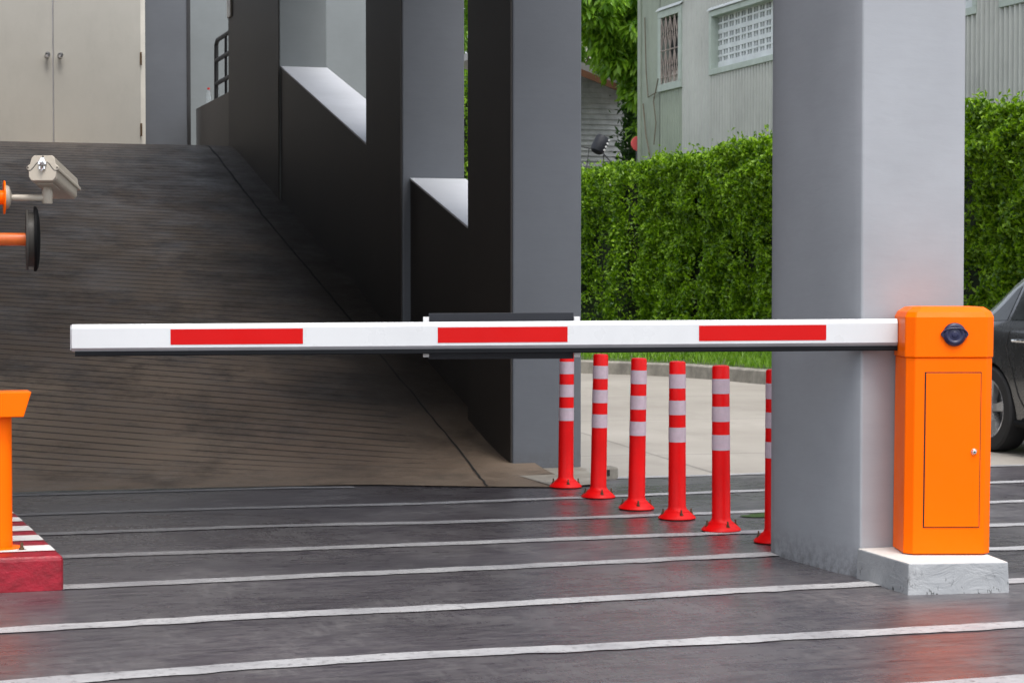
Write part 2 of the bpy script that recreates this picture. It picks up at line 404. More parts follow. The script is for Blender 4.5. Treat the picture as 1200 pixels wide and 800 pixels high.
# white line where the asphalt meets the concrete road, and the hatching lines
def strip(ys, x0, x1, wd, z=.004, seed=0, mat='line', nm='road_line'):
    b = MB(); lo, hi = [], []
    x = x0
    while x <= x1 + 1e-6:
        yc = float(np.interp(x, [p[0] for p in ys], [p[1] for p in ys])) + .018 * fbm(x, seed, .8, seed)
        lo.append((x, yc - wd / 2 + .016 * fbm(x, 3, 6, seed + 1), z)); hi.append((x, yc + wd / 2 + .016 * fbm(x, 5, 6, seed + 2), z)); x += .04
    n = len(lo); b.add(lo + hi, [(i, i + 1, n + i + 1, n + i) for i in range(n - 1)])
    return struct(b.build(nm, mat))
LINES = [([(-6, 3.75), (8, 3.6)], -6, 9), ([(-6, 4.8), (8, 4.7)], -6, 9), ([(-6, 5.80), (3.4, 5.665), (4, 5.655), (8, 5.60)], -6, 9),
         ([(-6, 6.62), (.4, 6.60), (1.25, 6.665), (1.85, 6.666), (4.2, 6.565), (9, 6.5)], -6, 9.5),
         ([(-6, 7.6), (.47, 7.607), (1.43, 7.651), (2.11, 7.623), (4.1, 7.652), (4.69, 7.547), (9, 7.45)], -6, 9.5),
         ([(-6, 8.62), (.81, 8.622), (2.38, 8.60), (4.08, 8.625), (5.25, 8.462), (9, 8.4)], .78, 9.5),
         ([(.8, 9.584), (1.79, 9.519), (2.62, 9.477), (4.41, 9.426), (5.77, 9.291), (9, 9.25)], .76, 9.5),
         ([(.7, 10.47), (1.96, 10.445), (2.85, 10.311), (4.79, 10.245), (6.37, 10.26), (9, 10.2)], .74, 9.5),
         ([(.7, 11.36), (2.12, 11.309), (3.1, 11.22), (5.27, 11.265), (6.98, 11.259), (9, 11.2)], .72, 9.5),
         ([(-1, 12.44), (.87, 12.39), (2.54, 12.33), (2.9, 12.24), (3.2, 12.18)], -1, 2.95)]
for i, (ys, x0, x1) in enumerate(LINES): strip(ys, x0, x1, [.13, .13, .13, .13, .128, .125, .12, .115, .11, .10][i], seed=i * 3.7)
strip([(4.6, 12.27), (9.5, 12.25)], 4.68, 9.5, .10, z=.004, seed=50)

def zr(Y):
    if Y <= 12.35: return 0.0
    if Y < 13.6: return .268 * (Y - 12.35) ** 2 / (2 * 1.25)
    z = .268 * (Y - 12.975)
    if z < 2.80: return z
    return min(2.95, 2.80 + .15 * (1 - math.exp(-(z - 2.80) / .15))) if z < 3.3 else 2.95
front = [(-4, 12.9), (0, 12.62), (.8, 12.53), (2.3, 12.42), (3.1, 12.3), (3.70, 11.97), (4.17, 11.80), (4.40, 11.87), (4.56, 12.35), (4.68, 12.86)]
b = MB(); xs = list(np.arange(-4, 4.19, .12)) + [4.2, 4.36]
ts = list(np.linspace(0, 1, 12)) ; rows = []
for x in xs:
    f0 = float(np.interp(x, [p[0] for p in front], [p[1] for p in front])) + .03 * fbm(x, 2, 2)
    ys = [f0 + (13.1 - f0) * t for t in ts] + list(np.arange(13.25, 24.8, .15)) + [26, 29]
    rows.append([(x, y, zr(y) + .008) for y in ys])
b.loft(rows, closed=False, cap=False, smooth=True)
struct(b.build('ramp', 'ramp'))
b = MB(); rows = []
for x in np.arange(4.10, 4.70, .04):
    f0 = float(np.interp(x, [p[0] for p in front], [p[1] for p in front])) + .01 * fbm(x, 2, 5)
    rows.append([(x, f0 + (13.05 - f0) * t, .012) for t in np.linspace(0, 1, 6)])
b.loft(rows, closed=False, cap=False)
struct(b.build('apron', 'apron'))
# joint between the ramp and its edge strip
b = MB(); L, Rr = [], []
for y in np.arange(11.97, 24.6, .08):
    xj = float(np.interp(y, [11.9, 12.2, 12.6, 13, 13.4, 16, 20, 24, 25], [3.693, 3.76, 3.845, 3.905, 3.937, 3.92, 3.88, 3.906, 3.91])) + .012 * fbm(0, y, 2.5)
    wv = .007 + .003 * fbm(3, y, 5) + .004 * min(1, max(0, (y - 14) / 3))
    L.append((xj - wv, y, zr(y) + .0125)); Rr.append((xj + wv, y, zr(y) + .0125))
n = len(L); b.add(L + Rr, [(i, n + i, n + i + 1, i + 1) for i in range(n - 1)]); struct(b.build('ramp_joint', 'dark'))
# puddle beside the bollards
b = MB(); pts = []
for i in range(40):
    a = i / 40 * 2 * math.pi; rr = 1 + .25 * fbm(math.cos(a), math.sin(a), 1.5, 4)
    pts.append((4.86 + .31 * math.cos(a) * rr, 10.05 + .11 * math.sin(a) * rr, .0055))
b.add(pts, [tuple(range(40))]); struct(b.build('puddle', 'puddle'))

# kerb, verge and grass
kb = MB(); K = [Vector((x, y, 0)) for x, y in kerbline]; fine = []
for i in range(len(K) - 1):
    m_ = max(2, int((K[i + 1] - K[i]).length / .25)); fine += [K[i].lerp(K[i + 1], t / m_) for t in range(m_)]
fine.append(K[-1]); ring = []
for i, p in enumerate(fine):
    t = (fine[min(i + 1, len(fine) - 1)] - fine[max(i - 1, 0)]).normalized(); nrm = Vector((-t.y, t.x, 0))
    if nrm.dot(Vector((1, 1, 0))) < 0: nrm = -nrm
    h = .17 + .012 * fbm(p.x, p.y, 1.5)
    ring.append([p + Vector((0, 0, -.02)), p + Vector((0, 0, h - .02)) + nrm * .012, p + Vector((0, 0, h)) + nrm * .035, p + Vector((0, 0, h)) + nrm * .17, p + Vector((0, 0, -.02)) + nrm * .17])
kb.loft(ring, closed=False, cap=False); struct(kb.build('kerb', 'kerb'))
b = MB(); rows = []
for i, p in enumerate(fine):
    q = ring[i][3]
    e = Vector((max(12.6, q.x + .4), q.y + (.8 if q.x < 9.5 else 0), .33))
    rows.append([Vector((q.x, q.y, q.z - .02)).lerp(e, t) for t in (0, .1, .3, .6, 1)] + [Vector((e.x + 6, e.y + 4, .35))])
b.loft(rows, closed=False, cap=False, smooth=True); struct(b.build('verge', 'soil'))
n = 42000; P = np.zeros((n, 3)); ii = rng.integers(0, len(fine) - 1, n)
for k in range(n):
    i = ii[k]; u = rng.random(); t = rng.random() ** 1.0
    a = Vector(ring[i][3]).lerp(ring[i + 1][3], u); e = Vector((max(12.6, a.x + .4), a.y + (.8 if a.x < 9.5 else 0), .33)); p = a.lerp(e, t); P[k] = p
keep = (P[:, 1] > 17) | (rng.random(n) < .3); P = P[keep]; n = len(P)
D, U = rand_frames(n, (0, 0, 1.6), .5); Lg = rng.uniform(.07, .17, n); P[:, 2] += Lg * .35
tag(leafmesh('grass', P, D, U, Lg, rng.uniform(.010, .02, n), 'grass', fold=.05), 'short green grass on the verge behind the concrete kerb', 'grass', kind='stuff')

# ------------------------------------------------------------------ parking building
CE = 5.6
pb = thing('parking_building', 'dark grey parking building with pillars and sloping walls around the ramp', 'building', (4.2, 13, 0))
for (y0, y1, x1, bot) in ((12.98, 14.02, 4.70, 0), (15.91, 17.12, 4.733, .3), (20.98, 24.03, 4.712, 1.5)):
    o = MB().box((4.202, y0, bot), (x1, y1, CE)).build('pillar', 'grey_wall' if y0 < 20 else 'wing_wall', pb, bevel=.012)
    s_ = MB().box((4.192, y0 + .013, bot), (4.202 - .0005, y1 - .013, CE)).build('shaded_side_paint', 'shaded_side', o)  # thin skin whose dark colour carries the shade of the inward face
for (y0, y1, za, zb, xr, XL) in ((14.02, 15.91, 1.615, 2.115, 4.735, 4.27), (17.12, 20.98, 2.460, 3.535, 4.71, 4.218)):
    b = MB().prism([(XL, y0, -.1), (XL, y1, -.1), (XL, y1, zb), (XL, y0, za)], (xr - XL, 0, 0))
    p = b.build('parapet', 'shaded_side', pb)
    c = MB().prism([(XL - .004, y0 + .002, za + .001), (XL - .004, y1 - .002, zb + .001), (XL - .004, y1 - .002, zb + .02), (XL - .004, y0 + .002, za + .02)], (xr - XL + .014, 0, 0))
    c.build('coping', 'sill', p, bevel=.004)
# low wall and railing at the head of the ramp
MB().prism([(4.2, 24.03, 2.6), (4.2, 26.55, 2.6), (4.2, 26.55, 3.56), (4.2, 24.03, 3.56)], (.16, 0, 0)).build('low_wall', 'low_side', pb, bevel=.01)
b = MB()
for z in (4.32, 4.07, 3.78): b.tube([(4.28, 24.04, z), (4.28, 25.38, z)] if z < 4.3 else [(4.28, 24.04, z), (4.28, 25.30, z), (4.28, 25.40, z - .05), (4.28, 25.42, 3.55)], .028)
for y in (24.7,): b.tube([(4.28, y, 3.55), (4.28, y, 4.3)], .018)
b.build('railing', 'rail', pb)
MB().box((-1.8, 26.46, 2.6), (4.07, 26.62, CE)).build('back_wall', 'grey_wall', pb)
MB().box((4.071, 26.44, 2.6), (4.115, 26.60, CE)).build('edge_shadow_strip', 'rail', pb)  # dark strip added in place of the shadow gap at the wall end
MB().box((3.9, 28.2, 2.0), (7.5, 28.4, CE + 1)).build('wing_wall', 'wing_wall', pb)
MB().box((-1.8, 9.6, -.1), (-1.6, 26.46, CE)).build('unseen_left_wall', 'shaded_side', pb)  # out of view, added to close the left side and keep the ramp dark
MB().box((-6, 7.86, CE), (4.74, 23.7, CE + .4)).build('unseen_ceiling_slab', 'ceiling', pb)  # out of view, edges placed to shade the ramp and let light onto the doors
MB().box((4.193 - .03, 23.72, 4.42), (4.19, 23.95, 4.75)).build('switch_box', 'cream_trim', pb, bevel=.005)
# double metal door at the ramp head
dr = MB().box((1.10, 26.40, 2.95), (3.52, 26.455, 5.3)).build('door', 'cream_trim', pb)
for x0, x1 in ((1.21, 2.335), (2.352, 3.455)):
    lf = MB().box((x0, 26.372, 2.96), (x1, 26.397, 5.25)).build('door_leaf', 'cream', dr, bevel=.003)
MB().box((2.337, 26.385, 2.96), (2.350, 26.395, 5.25)).build('centre_gap', 'boom_grey', dr)
for kx in (2.268, 2.43):
    MB().lathe([(.034, 0), (.034, .008), (.014, .012), (.014, .045), (.034, .055), (.040, .075), (.030, .095), (.0, .1)], (kx, 26.372, 4.175), (0, -1, 0), 20).build('knob', 'steel', dr)
for z in (3.25, 4.17): MB().box((3.447, 26.355, z - .085), (3.472, 26.371, z + .085)).build('hinge', 'bolt', dr, bevel=.004)

# foreground column
bow = [(4.135 + (4.110 - 4.135) * t - .045 * 4 * t * (1 - t) + .018 * math.sin(math.pi * t) ** 2, 7.84 + .86 * t, -.05) for t in np.linspace(1, 0, 15)]
cl = MB(); n = len(bow); cl.add(bow + [(x, y, CE) for x, y, z in bow], [(i, i + 1, n + i + 1, n + i) for i in range(n - 1)], True)
sq = [(4.135, 7.84), (4.642, 7.84), (4.638, 8.70), (4.110, 8.70)]
cl.add([(x, y, z) for z in (-.05, CE) for x, y in sq], [(0, 1, 5, 4), (1, 2, 6, 5), (2, 3, 7, 6)])
cl.add([(x, y, CE) for x, y, z in bow] + [(4.642, 7.84, CE), (4.638, 8.70, CE)], [tuple(range(n + 2))])
bm_ = None; o = cl.build('concrete_column', 'pale_wall'); bm_ = bmesh.new(); bm_.from_mesh(o.data); bmesh.ops.remove_doubles(bm_, verts=bm_.verts, dist=.0005); bmesh.ops.recalc_face_normals(bm_, faces=bm_.faces); bm_.to_mesh(o.data); bm_.free(); bv = o.modifiers.new('bevel', 'BEVEL'); bv.width = .01; bv.segments = 3; bv.limit_method = 'ANGLE'; bv.angle_limit = R(40)
tag(o, 'large square grey column standing behind the orange barrier cabinet', 'column')

# drain block by the first pillar
o = MB().box((4.57, 12.26, -.02), (4.70, 12.40, .075)).build('concrete_block', 'kerb', bevel=.012)
tag(o, 'small grey drain block on the road at the foot of the nearest ramp pillar', 'block')
for kx in (4.585, 4.618): MB().box((kx, 12.255, .02), (kx + .018, 12.2595, .06)).build('slot', 'dark', o)

# bottles on the low wall
for i, (bx, by) in enumerate(((4.27, 25.95), (4.31, 25.52))):
    t = thing('bottle', ['clear red-capped bottle on the low wall, farther from the railing', 'clear red-capped bottle on the low wall, right beside the railing'][i], 'bottle', (bx, by, 3.56), 'bottles on the low wall')
    MB().lathe([(.030, 0), (.034, .01), (.033, .06), (.030, .08), (.034, .10), (.032, .14), (.014, .185), (.013, .20)], (bx, by, 3.56), n=16).build('body', 'bottle', t)
    MB().lathe([(.016, .195), (.016, .22)], (bx, by, 3.56), n=14).build('cap', 'cap_red', t)

# ------------------------------------------------------------------ traffic island, card-reader post, camera pole
isl = thing('traffic_island', 'low concrete island with red and white striped top at the left edge', 'traffic island', (0, 8.6, 0))
xr = lambda y: .79 + (y - 8.555) * (-.048)
b = MB().prism([(-1.6, 8.555, -.02), (xr(8.555), 8.555, -.02), (xr(12.2), 12.2, -.02), (-1.6, 12.2, -.02)], (0, 0, .168)); b.build('kerb_body', 'island_red', isl, bevel=.022, seg=3)
yy = [8.585, 8.70, 8.88, 9.05, 9.32, 9.50, 9.64, 9.82, 9.99, 10.14, 10.30, 10.46, 10.62, 10.78, 10.94, 11.1, 11.26, 11.42, 11.58, 11.74, 11.9]
yy = [8.70, 8.885, 9.06, 9.25, 9.42, 9.61, 9.80, 9.97, 10.15, 10.32, 10.5, 10.67, 10.85, 11.02, 11.2, 11.37, 11.55, 11.72, 11.9, 12.05]
for i in range(0, len(yy) - 1, 2):
    y0, y1 = yy[i], yy[i + 1]
    MB().add([(-1.55, y0, .151), (xr(y0) - .015, y0, .151), (xr(y1) - .015, y1, .151), (-1.55, y1, .151)], [(0, 1, 2, 3)]).build('white_stripe', 'island_white', isl)
b = MB().lathe([(.020, 0), (.020, .003), (.011, .004), (.011, .012), (.007, .013), (.007, .034), (0, .035)], (.633, 8.76, .148), n=10); b.build('anchor_bolt', 'bolt', isl)
# orange post with slanted reader head
po = thing('card_reader_post', 'orange post with slanted head standing on the striped island', 'post', (.555, 8.8, .15))
MB().lathe([(.047, 0), (.047, .58)], (.554, 8.84, .15), n=32).build('pole', 'orange_post', po)
MB().lathe([(.085, 0), (.085, .008)], (.554, 8.84, .148), n=24).build('base_plate', 'orange_post', po)
MB().prism([(.46, 8.74, .718), (.644, 8.74, .718), (.677, 8.74, .824), (.43, 8.74, .824)], (0, .17, 0)).build('reader_head', 'orange_post', po, bevel=.004)
# pole outside the frame that carries the camera arm and the disc arm
pp = thing('equipment_pole', 'orange pole whose two side arms reach in from the left edge', 'pole', (.05, 9.0, .15))
MB().lathe([(.055, 0), (.055, 2.0), (.05, 2.02), (0, 2.03)], (.05, 8.9, .148), n=28).build('pole', 'orange_post', pp)
MB().lathe([(.11, 0), (.11, .012)], (.05, 8.9, .148), n=28).build('base_plate', 'orange_post', pp)
a1 = MB().tube([(.09, 8.9, 1.654), (.578, 8.9, 1.654)], .031, 20).build('arm', 'orange_post', pp)
MB().lathe([(.072, 0), (.072, .006)], (.578, 8.9, 1.655), (1, 0, 0), 28).build('flange', 'orange_post', a1)
MB().tube([(.09, 8.9, 1.475), (.668, 8.9, 1.475)], .028, 20).build('arm', 'shaded_orange', pp)

# round disc seen edge-on
DA = (math.cos(R(3.5)), -math.sin(R(3.5)), 0)
dc = thing('round_disc', 'round black disc seen edge-on at the end of the lower orange arm', 'disc', (.69, 8.9, 1.475))
MB().lathe([(.0, 0), (.132, 0), (.134, .004), (.132, .010), (0, .010)], (.670, 8.9, 1.475), DA, 48).build('rear_plate', 'acrylic', dc)
MB().lathe([(.118, .010), (.118, .034)], (.670, 8.9, 1.475), DA, 48).build('clear_ring', 'acrylic', dc)
MB().lathe([(0, 0), (.140, 0), (.141, .004), (.140, .010), (.125, .018), (.09, .024), (.04, .027), (0, .028)], Vector((.670, 8.9, 1.477)) + Vector(DA) * .034, DA, 56).build('front_shell', 'black', dc)

# CCTV camera
cc = thing('security_camera', 'beige boxy security camera on an elbow bracket above the black disc', 'security camera', (.606, 8.9, 1.654))
MB().lathe([(.052, 0), (.052, .006), (.047, .016), (.030, .023), (.018, .026)], (.585, 8.9, 1.656), (1, 0, 0), 36).build('wall_flange', 'beige', cc)
MB().tube([(.60, 8.9, 1.654), (.75, 8.9, 1.654)], .0145, 20).build('bracket_arm', 'beige', cc)
el = MB().lathe([(.021, -.002), (.023, .003), (.023, .05), (.0205, .055), (.0205, .10)], (.762, 8.9, 1.632), n=28); el.build('elbow', 'beige', cc)
A0 = Vector((.736, 8.80, 1.778)); A1 = Vector((.866, 9.165, 1.708)); ax = (A1 - A0).normalized(); sx = ax.cross(Vector((0, 0, 1))).normalized(); sz = sx.cross(ax).normalized(); Lc = (A1 - A0).length
def chull(prof, t0, t1, k0=1, k1=1):
    b = MB(); r = []
    for t, k in ((t0, k0), (t1, k1)): r.append([A0 + ax * (Lc * t) + sx * (x * k) + sz * (z * k) for x, z in prof])
    return b.loft(r, True, True)
def rr(w_, z0, z1, rt, rb, n=5):
    o_ = []
    for cx, cz, r_, a0 in ((w_ - rt, z1 - rt, rt, 0), (-w_ + rt, z1 - rt, rt, 90), (-w_ + rb, z0 + rb, rb, 180), (w_ - rb, z0 + rb, rb, 270)):
        for i in range(n): a = R(a0 + 90 * i / (n - 1)); o_.append((cx + r_ * math.cos(a), cz + r_ * math.sin(a)))
    return o_
low = rr(.059, -.055, .0, .006, .018); chull(low, .02, .93).build('housing', 'beige', cc, bevel=.002)
up = [(-.066, -.008), (.066, -.008), (.066, .004), (.054, .018), (.049, .045), (.040, .055), (-.040, .055), (-.049, .045), (-.054, .018), (-.066, .004)]
chull(up, .015, 1.03).build('sun_shield', 'beige', cc, bevel=.003)
bk = [(-.058, -.04), (-.045, -.056), (.045, -.056), (.058, -.04), (.060, -.012), (.068, -.006), (.070, .004), (.064, .011), (.056, .016), (.050, .044), (.040, .055), (-.040, .055), (-.050, .044), (-.056, .016), (-.064, .011), (-.070, .004), (-.068, -.006), (-.060, -.012)]
plate = chull(bk, -.012, .016).build('rear_plate', 'beige', cc, bevel=.003)
def cp(x, z, t=-.015): return A0 + ax * (Lc * t) + sx * x + sz * z
MB().tube([cp(-.066, -.013), cp(-.05, -.010), cp(-.038, .004), cp(-.028, .018), cp(-.018, .026)], .0013, 6).build('seam', 'dark', plate)
MB().tube([cp(.066, -.013), cp(.05, -.010), cp(.038, .004), cp(.028, .018), cp(.018, .026)], .0013, 6).build('seam', 'dark', plate)
for x, z in ((-.063, .001), (.063, .001), (0, .049)): MB().lathe([(.0032, 0), (.0032, .003)], cp(x, z), -ax, 8).build('screw', 'dark', plate)
b = MB(); b.lathe([(.013, 0), (.013, .008), (.010, .010), (.010, .020), (.007, .022), (.007, .034)], cp(0, .022), -ax, 10)
for sx_ in (-1, 1):
    b.prism([cp(sx_ * .013 - .004, .012, -.016), cp(sx_ * .013 + .004, .012, -.016), cp(sx_ * .013 + .004, .024, -.016), cp(sx_ * .013 - .004, .024, -.016)], -ax * .012)
    b.prism([cp(sx_ * .010 - .003, -.008, -.016), cp(sx_ * .010 + .003, -.008, -.016), cp(sx_ * .010 + .003, .004, -.016), cp(sx_ * .010 - .003, .004, -.016)], -ax * .01)
b.lathe([(.005, 0), (.006, .02), (.003, .03)], cp(0, .002), (-ax - Vector((0, 0, .9))), 8)
b.prism([cp(-.010, .034, -.016), cp(.010, .034, -.016), cp(.007, .043, -.016), cp(-.007, .043, -.016)], -ax * .009)
b.build('latch', 'steel', plate)
chull([(-.035, -.061), (.035, -.061), (.035, -.054), (-.035, -.054)], .10, .42).build('mount_foot', 'beige', cc, bevel=.002)

# ------------------------------------------------------------------ barrier
PH = R(17); UU = Vector((math.cos(PH), -math.sin(PH), 0)); NN = Vector((math.sin(PH), math.cos(PH), 0)); F0 = Vector((4.385, 7.527, 0))
def W(u, v, z): return F0 + UU * u + NN * v + Vector((0, 0, z))
pl = MB(); lo = [(4.094, 7.344, -.01), (4.532, 7.274, -.01), (4.63, 7.8385, -.01), (4.115, 7.8385, -.01)]; hi = [(4.101, 7.352, .13), (4.528, 7.281, .128), (4.625, 7.8385, .130), (4.12, 7.8385, .13)]
rings = []
for t in np.linspace(0, 1, 6):
    r_ = []
    for i in range(4):
        a, b2 = Vector(lo[i]).lerp(Vector(hi[i]), t), Vector(lo[(i + 1) % 4]).lerp(Vector(hi[(i + 1) % 4]), t)
        for s in np.linspace(0, 1, 12, endpoint=False):
            p = a.lerp(b2, s); k = .0035 * noise.noise(Vector((p.x * 9, p.y * 9, p.z * 9))); p.x += k; p.y = min(7.8385, p.y + k) if i != 2 else p.y
            r_.append(p)
    rings.append(r_)
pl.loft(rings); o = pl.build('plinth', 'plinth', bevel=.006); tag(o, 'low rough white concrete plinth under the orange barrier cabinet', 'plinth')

cb = thing('barrier_gate', 'orange barrier cabinet with white and red boom closed across the lane', 'barrier', tuple(W(.01, .13, .13)))
def octo(u0, u1, v0, v1, c, z, cb_=.022, lean=0.0):
    pts = [(u0 + c, v0), (u1 - c, v0), (u1, v0 + c), (u1, v1 - cb_), (u1 - cb_, v1), (u0 + cb_, v1), (u0, v1 - cb_), (u0, v0 + c)]
    return [W(u + lean * (z - .13), v, z) for u, v in pts]
LN = .008
MB().loft([octo(-.184, .186, 0, .27, .034, .134, lean=LN), octo(-.184, .186, 0, .27, .034, .969, lean=LN)]).build('housing', 'orange', cb, bevel=.004, seg=3)
MB().loft([octo(-.174, .176, .01, .26, .034, .1285, lean=LN), octo(-.174, .176, .01, .26, .034, .134, lean=LN)]).build('base_gap', 'dark', cb)
hd = MB().loft([octo(-.189, .191, -.006, .276, .038, .970, lean=LN), octo(-.189, .191, -.006, .276, .038, 1.142, lean=LN), octo(-.180, .182, .006, .266, .036, 1.164, lean=LN), octo(-.150, .155, .030, .25, .034, 1.184, lean=LN), octo(-.120, .125, .05, .23, .034, 1.187, lean=LN)])
hd.build('head_cover', 'orange', cb, bevel=.006, seg=3)
MB().loft([octo(-.171, .176, .004, .266, .036, .963, lean=LN), octo(-.171, .176, .004, .266, .036, .9705, lean=LN)])
# door: a dark reveal, the leaf inside it
dv = lambda u, z: u + LN * (z - .13)
MB().prism([W(dv(u, z), -.0010, z) for u, z in ((-.109, .2465), (.133, .2465), (.133, .9095), (-.109, .9095))], NN * .0008).build('door_gap', 'dark', cb)
dl = MB().prism([W(dv(u, z), -.0045, z) for u, z in ((-.1035, .2505), (.1295, .2505), (.1295, .9045), (-.1035, .9045))], NN * .0036).build('door', 'orange', cb, bevel=.0015)
MB().lathe([(.013, 0), (.013, .003), (.010, .006), (.009, .010), (.004, .011), (0, .011)], W(.108, -.0046, .571), -NN, 20).build('lock', 'steel', dl)
MB().lathe([(.0035, 0), (.0035, .002)], W(.108, -.0157, .571), -NN, 8).build('keyhole', 'dark', dl)
# navy release-knob cover
kc = W(.020, -.0065, 1.069)
kn = MB().lathe([(.049, 0), (.050, .006), (.047, .012), (.036, .018), (.030, .017), (.026, .014), (.014, .015), (.012, .018), (0, .019)], kc, -NN, 40)
for s_ in (-1, 1):
    kn.prism([kc + UU * s_ * .040 + Vector((0, 0, -.020)) - NN * .002, kc + UU * s_ * .058 + Vector((0, 0, -.004)) - NN * .002, kc + UU * s_ * .058 + Vector((0, 0, .006)) - NN * .002, kc + UU * s_ * .040 + Vector((0, 0, .026)) - NN * .002], -NN * .010)
kn.build('knob_cover', 'navy', cb, bevel=.0012)
rb = MB(); arc = []
for i in range(15):
    a = R(168 - i * 156 / 14); arc.append(kc + UU * (.052 * math.cos(a)) + Vector((0, 0, .024 * math.sin(a) + .004)) - NN * (.014 + .005 * math.sin(a)))
rb.tube(arc, .0028, 8)
arc = [kc + UU * (.034 * math.cos(R(a))) + Vector((0, 0, .040 * math.sin(R(a)))) - NN * .016 for a in range(30, 151, 12)]
rb.tube(arc, .002, 8); rb.build('cover_ridge', 'navy', cb)
# boom
def bz(u): return 1.0165 + (u + .19) * .0065          # underside of the white section
BV = .165
prof = [(0, .014), (0, .098), (.014, .1155), (.036, .1155), (.046, .106), (.046, .010), (.036, .0), (.012, .0)]
bo = MB(); u0, u1 = -3.748, -.184
bo.loft([[W(u, BV + v, bz(u) + z) for v, z in prof] for u in (u0, u1)])
boom = bo.build('boom', 'boom_white', cb, bevel=.0015)
MB().prism([W(u0 - .002, BV + .001, bz(u0) + .004), W(u0 - .002, BV + .045, bz(u0) + .004), W(u0 - .002, BV + .045, bz(u0) + .11), W(u0 - .002, BV + .012, bz(u0) + .113), W(u0 - .002, BV + .001, bz(u0) + .098)], -UU * .003).build('end_cap', 'boom_grey', boom)
MB().loft([[W(u, BV + v, bz(u) + z) for v, z in ((-.0015, .0135), (.0105, -.0012), (.012, -.0005), (0, .0145))] for u in (u0 + .001, u1 - .001)]).build('lower_edge_strip', 'boom_grey', boom)
MB().loft([[W(u, BV + v, bz(u) + z) for v, z in ((.006, -.0014), (.040, -.0014), (.040, -.018), (.034, -.022), (.012, -.022), (.006, -.018))] for u in (u0 + .014, u1 - .001)]).build('rubber_edge', 'rubber', boom)
for a, c in ((-3.323, -2.754), (-2.174, -1.614), (-1.046, -.495)):
    MB().prism([W(a, BV - .0012, bz(a) + .0255), W(c, BV - .0012, bz(c) + .0255), W(c, BV - .0012, bz(c) + .092), W(a, BV - .0012, bz(a) + .092)], NN * .001).build('red_patch', 'boom_red', boom)
sg = MB().prism([W(-2.216, BV + .095, .955), W(-1.584, BV + .095, .957), W(-1.584, BV + .095, 1.1585), W(-2.216, BV + .095, 1.155)], NN * .022).build('sign_panel', 'panel', boom, bevel=.002)
for u, z in ((-2.226, 1.129), (-1.571, 1.130), (-2.226, .977), (-1.571, .977)):
    MB().box((-.0125, BV + .046, -.011), (.0125, BV + .096, .011), lambda x, y, zz: W(u + x, y, z + zz)).build('bracket', 'clip', sg, bevel=.001)

# ------------------------------------------------------------------ flexible bollards
def copy_tree(o, parent=None):
    c = o.copy(); C.objects.link(c); c.parent = parent
    for ch in [k for k in bpy.data.objects if k.parent == o]: copy_tree(ch, c)
    return c
fb = bpy.data.objects.new('flexible_bollard', None); C.objects.link(fb)
RP = .0445
def rp(z): return RP + .004 * (1 - z / .857)
bodyp = [(rp(.045) + .02, .040), (rp(.06) + .006, .05), (rp(.07), .066), (rp(.3), .3), (rp(.6), .6), (RP, .845), (RP - .004, .8525), (RP - .012, .855), (0, .857)]
MB().lathe(bodyp, n=36).build('post', 'post_red', fb)
MB().lathe([(.100, 0), (.103, .004), (.100, .010), (.085, .024), (.068, .038), (.056, .048), (.050, .056)], n=40).build('base_flange', 'post_red', fb)
for z0, z1 in ((.417, .497), (.565, .643), (.709, .786)):
    MB().lathe([(rp(z0) + .0012, z0), (rp(z1) + .0012, z1)], n=36, cap=False).build('reflective_band', 'band', fb)
for a in (262, 168, 55, 10 + 335):
    r_ = .078; MB().lathe([(.012, 0), (.012, .003), (.0085, .0035), (.0085, .011), (.0045, .0115), (.0045, .030), (0, .0305)], (r_ * math.cos(R(a)), r_ * math.sin(R(a)), .024), n=8).build('bolt', 'bolt', fb)
spots = [(4.181, 11.835, 0), (4.168, 11.215, .4), (4.165, 10.585, -.5), (4.206, 10.085, .2), (4.222, 9.53, .9), (4.287, 9.03, -.3)]
labs = ['red and white bollard nearest the ramp pillar, its top behind the dark panel', 'second red and white bollard from the ramp pillar, its whole cap visible', 'third red and white bollard from the ramp pillar, lowest band seam visible', 'fourth red and white bollard from the ramp pillar, third from the big column', 'fullest-size bollard just left of the one half hidden by the big column', 'red and white bollard half hidden behind the big grey column']
for i, (x, y, a) in enumerate(spots):
    o = fb if i == 0 else copy_tree(fb)
    o.location = (x, y, .004); o.rotation_euler = (R([.0, .4, .5, 0, -.3, 0][i]), R([.5, .9, .8, 0, -.2, 0][i]), R([0, 4, -6, 3, 10, -5][i]))
    tag(o, labs[i], 'bollard', 'flexible bollards beside the barrier lane')

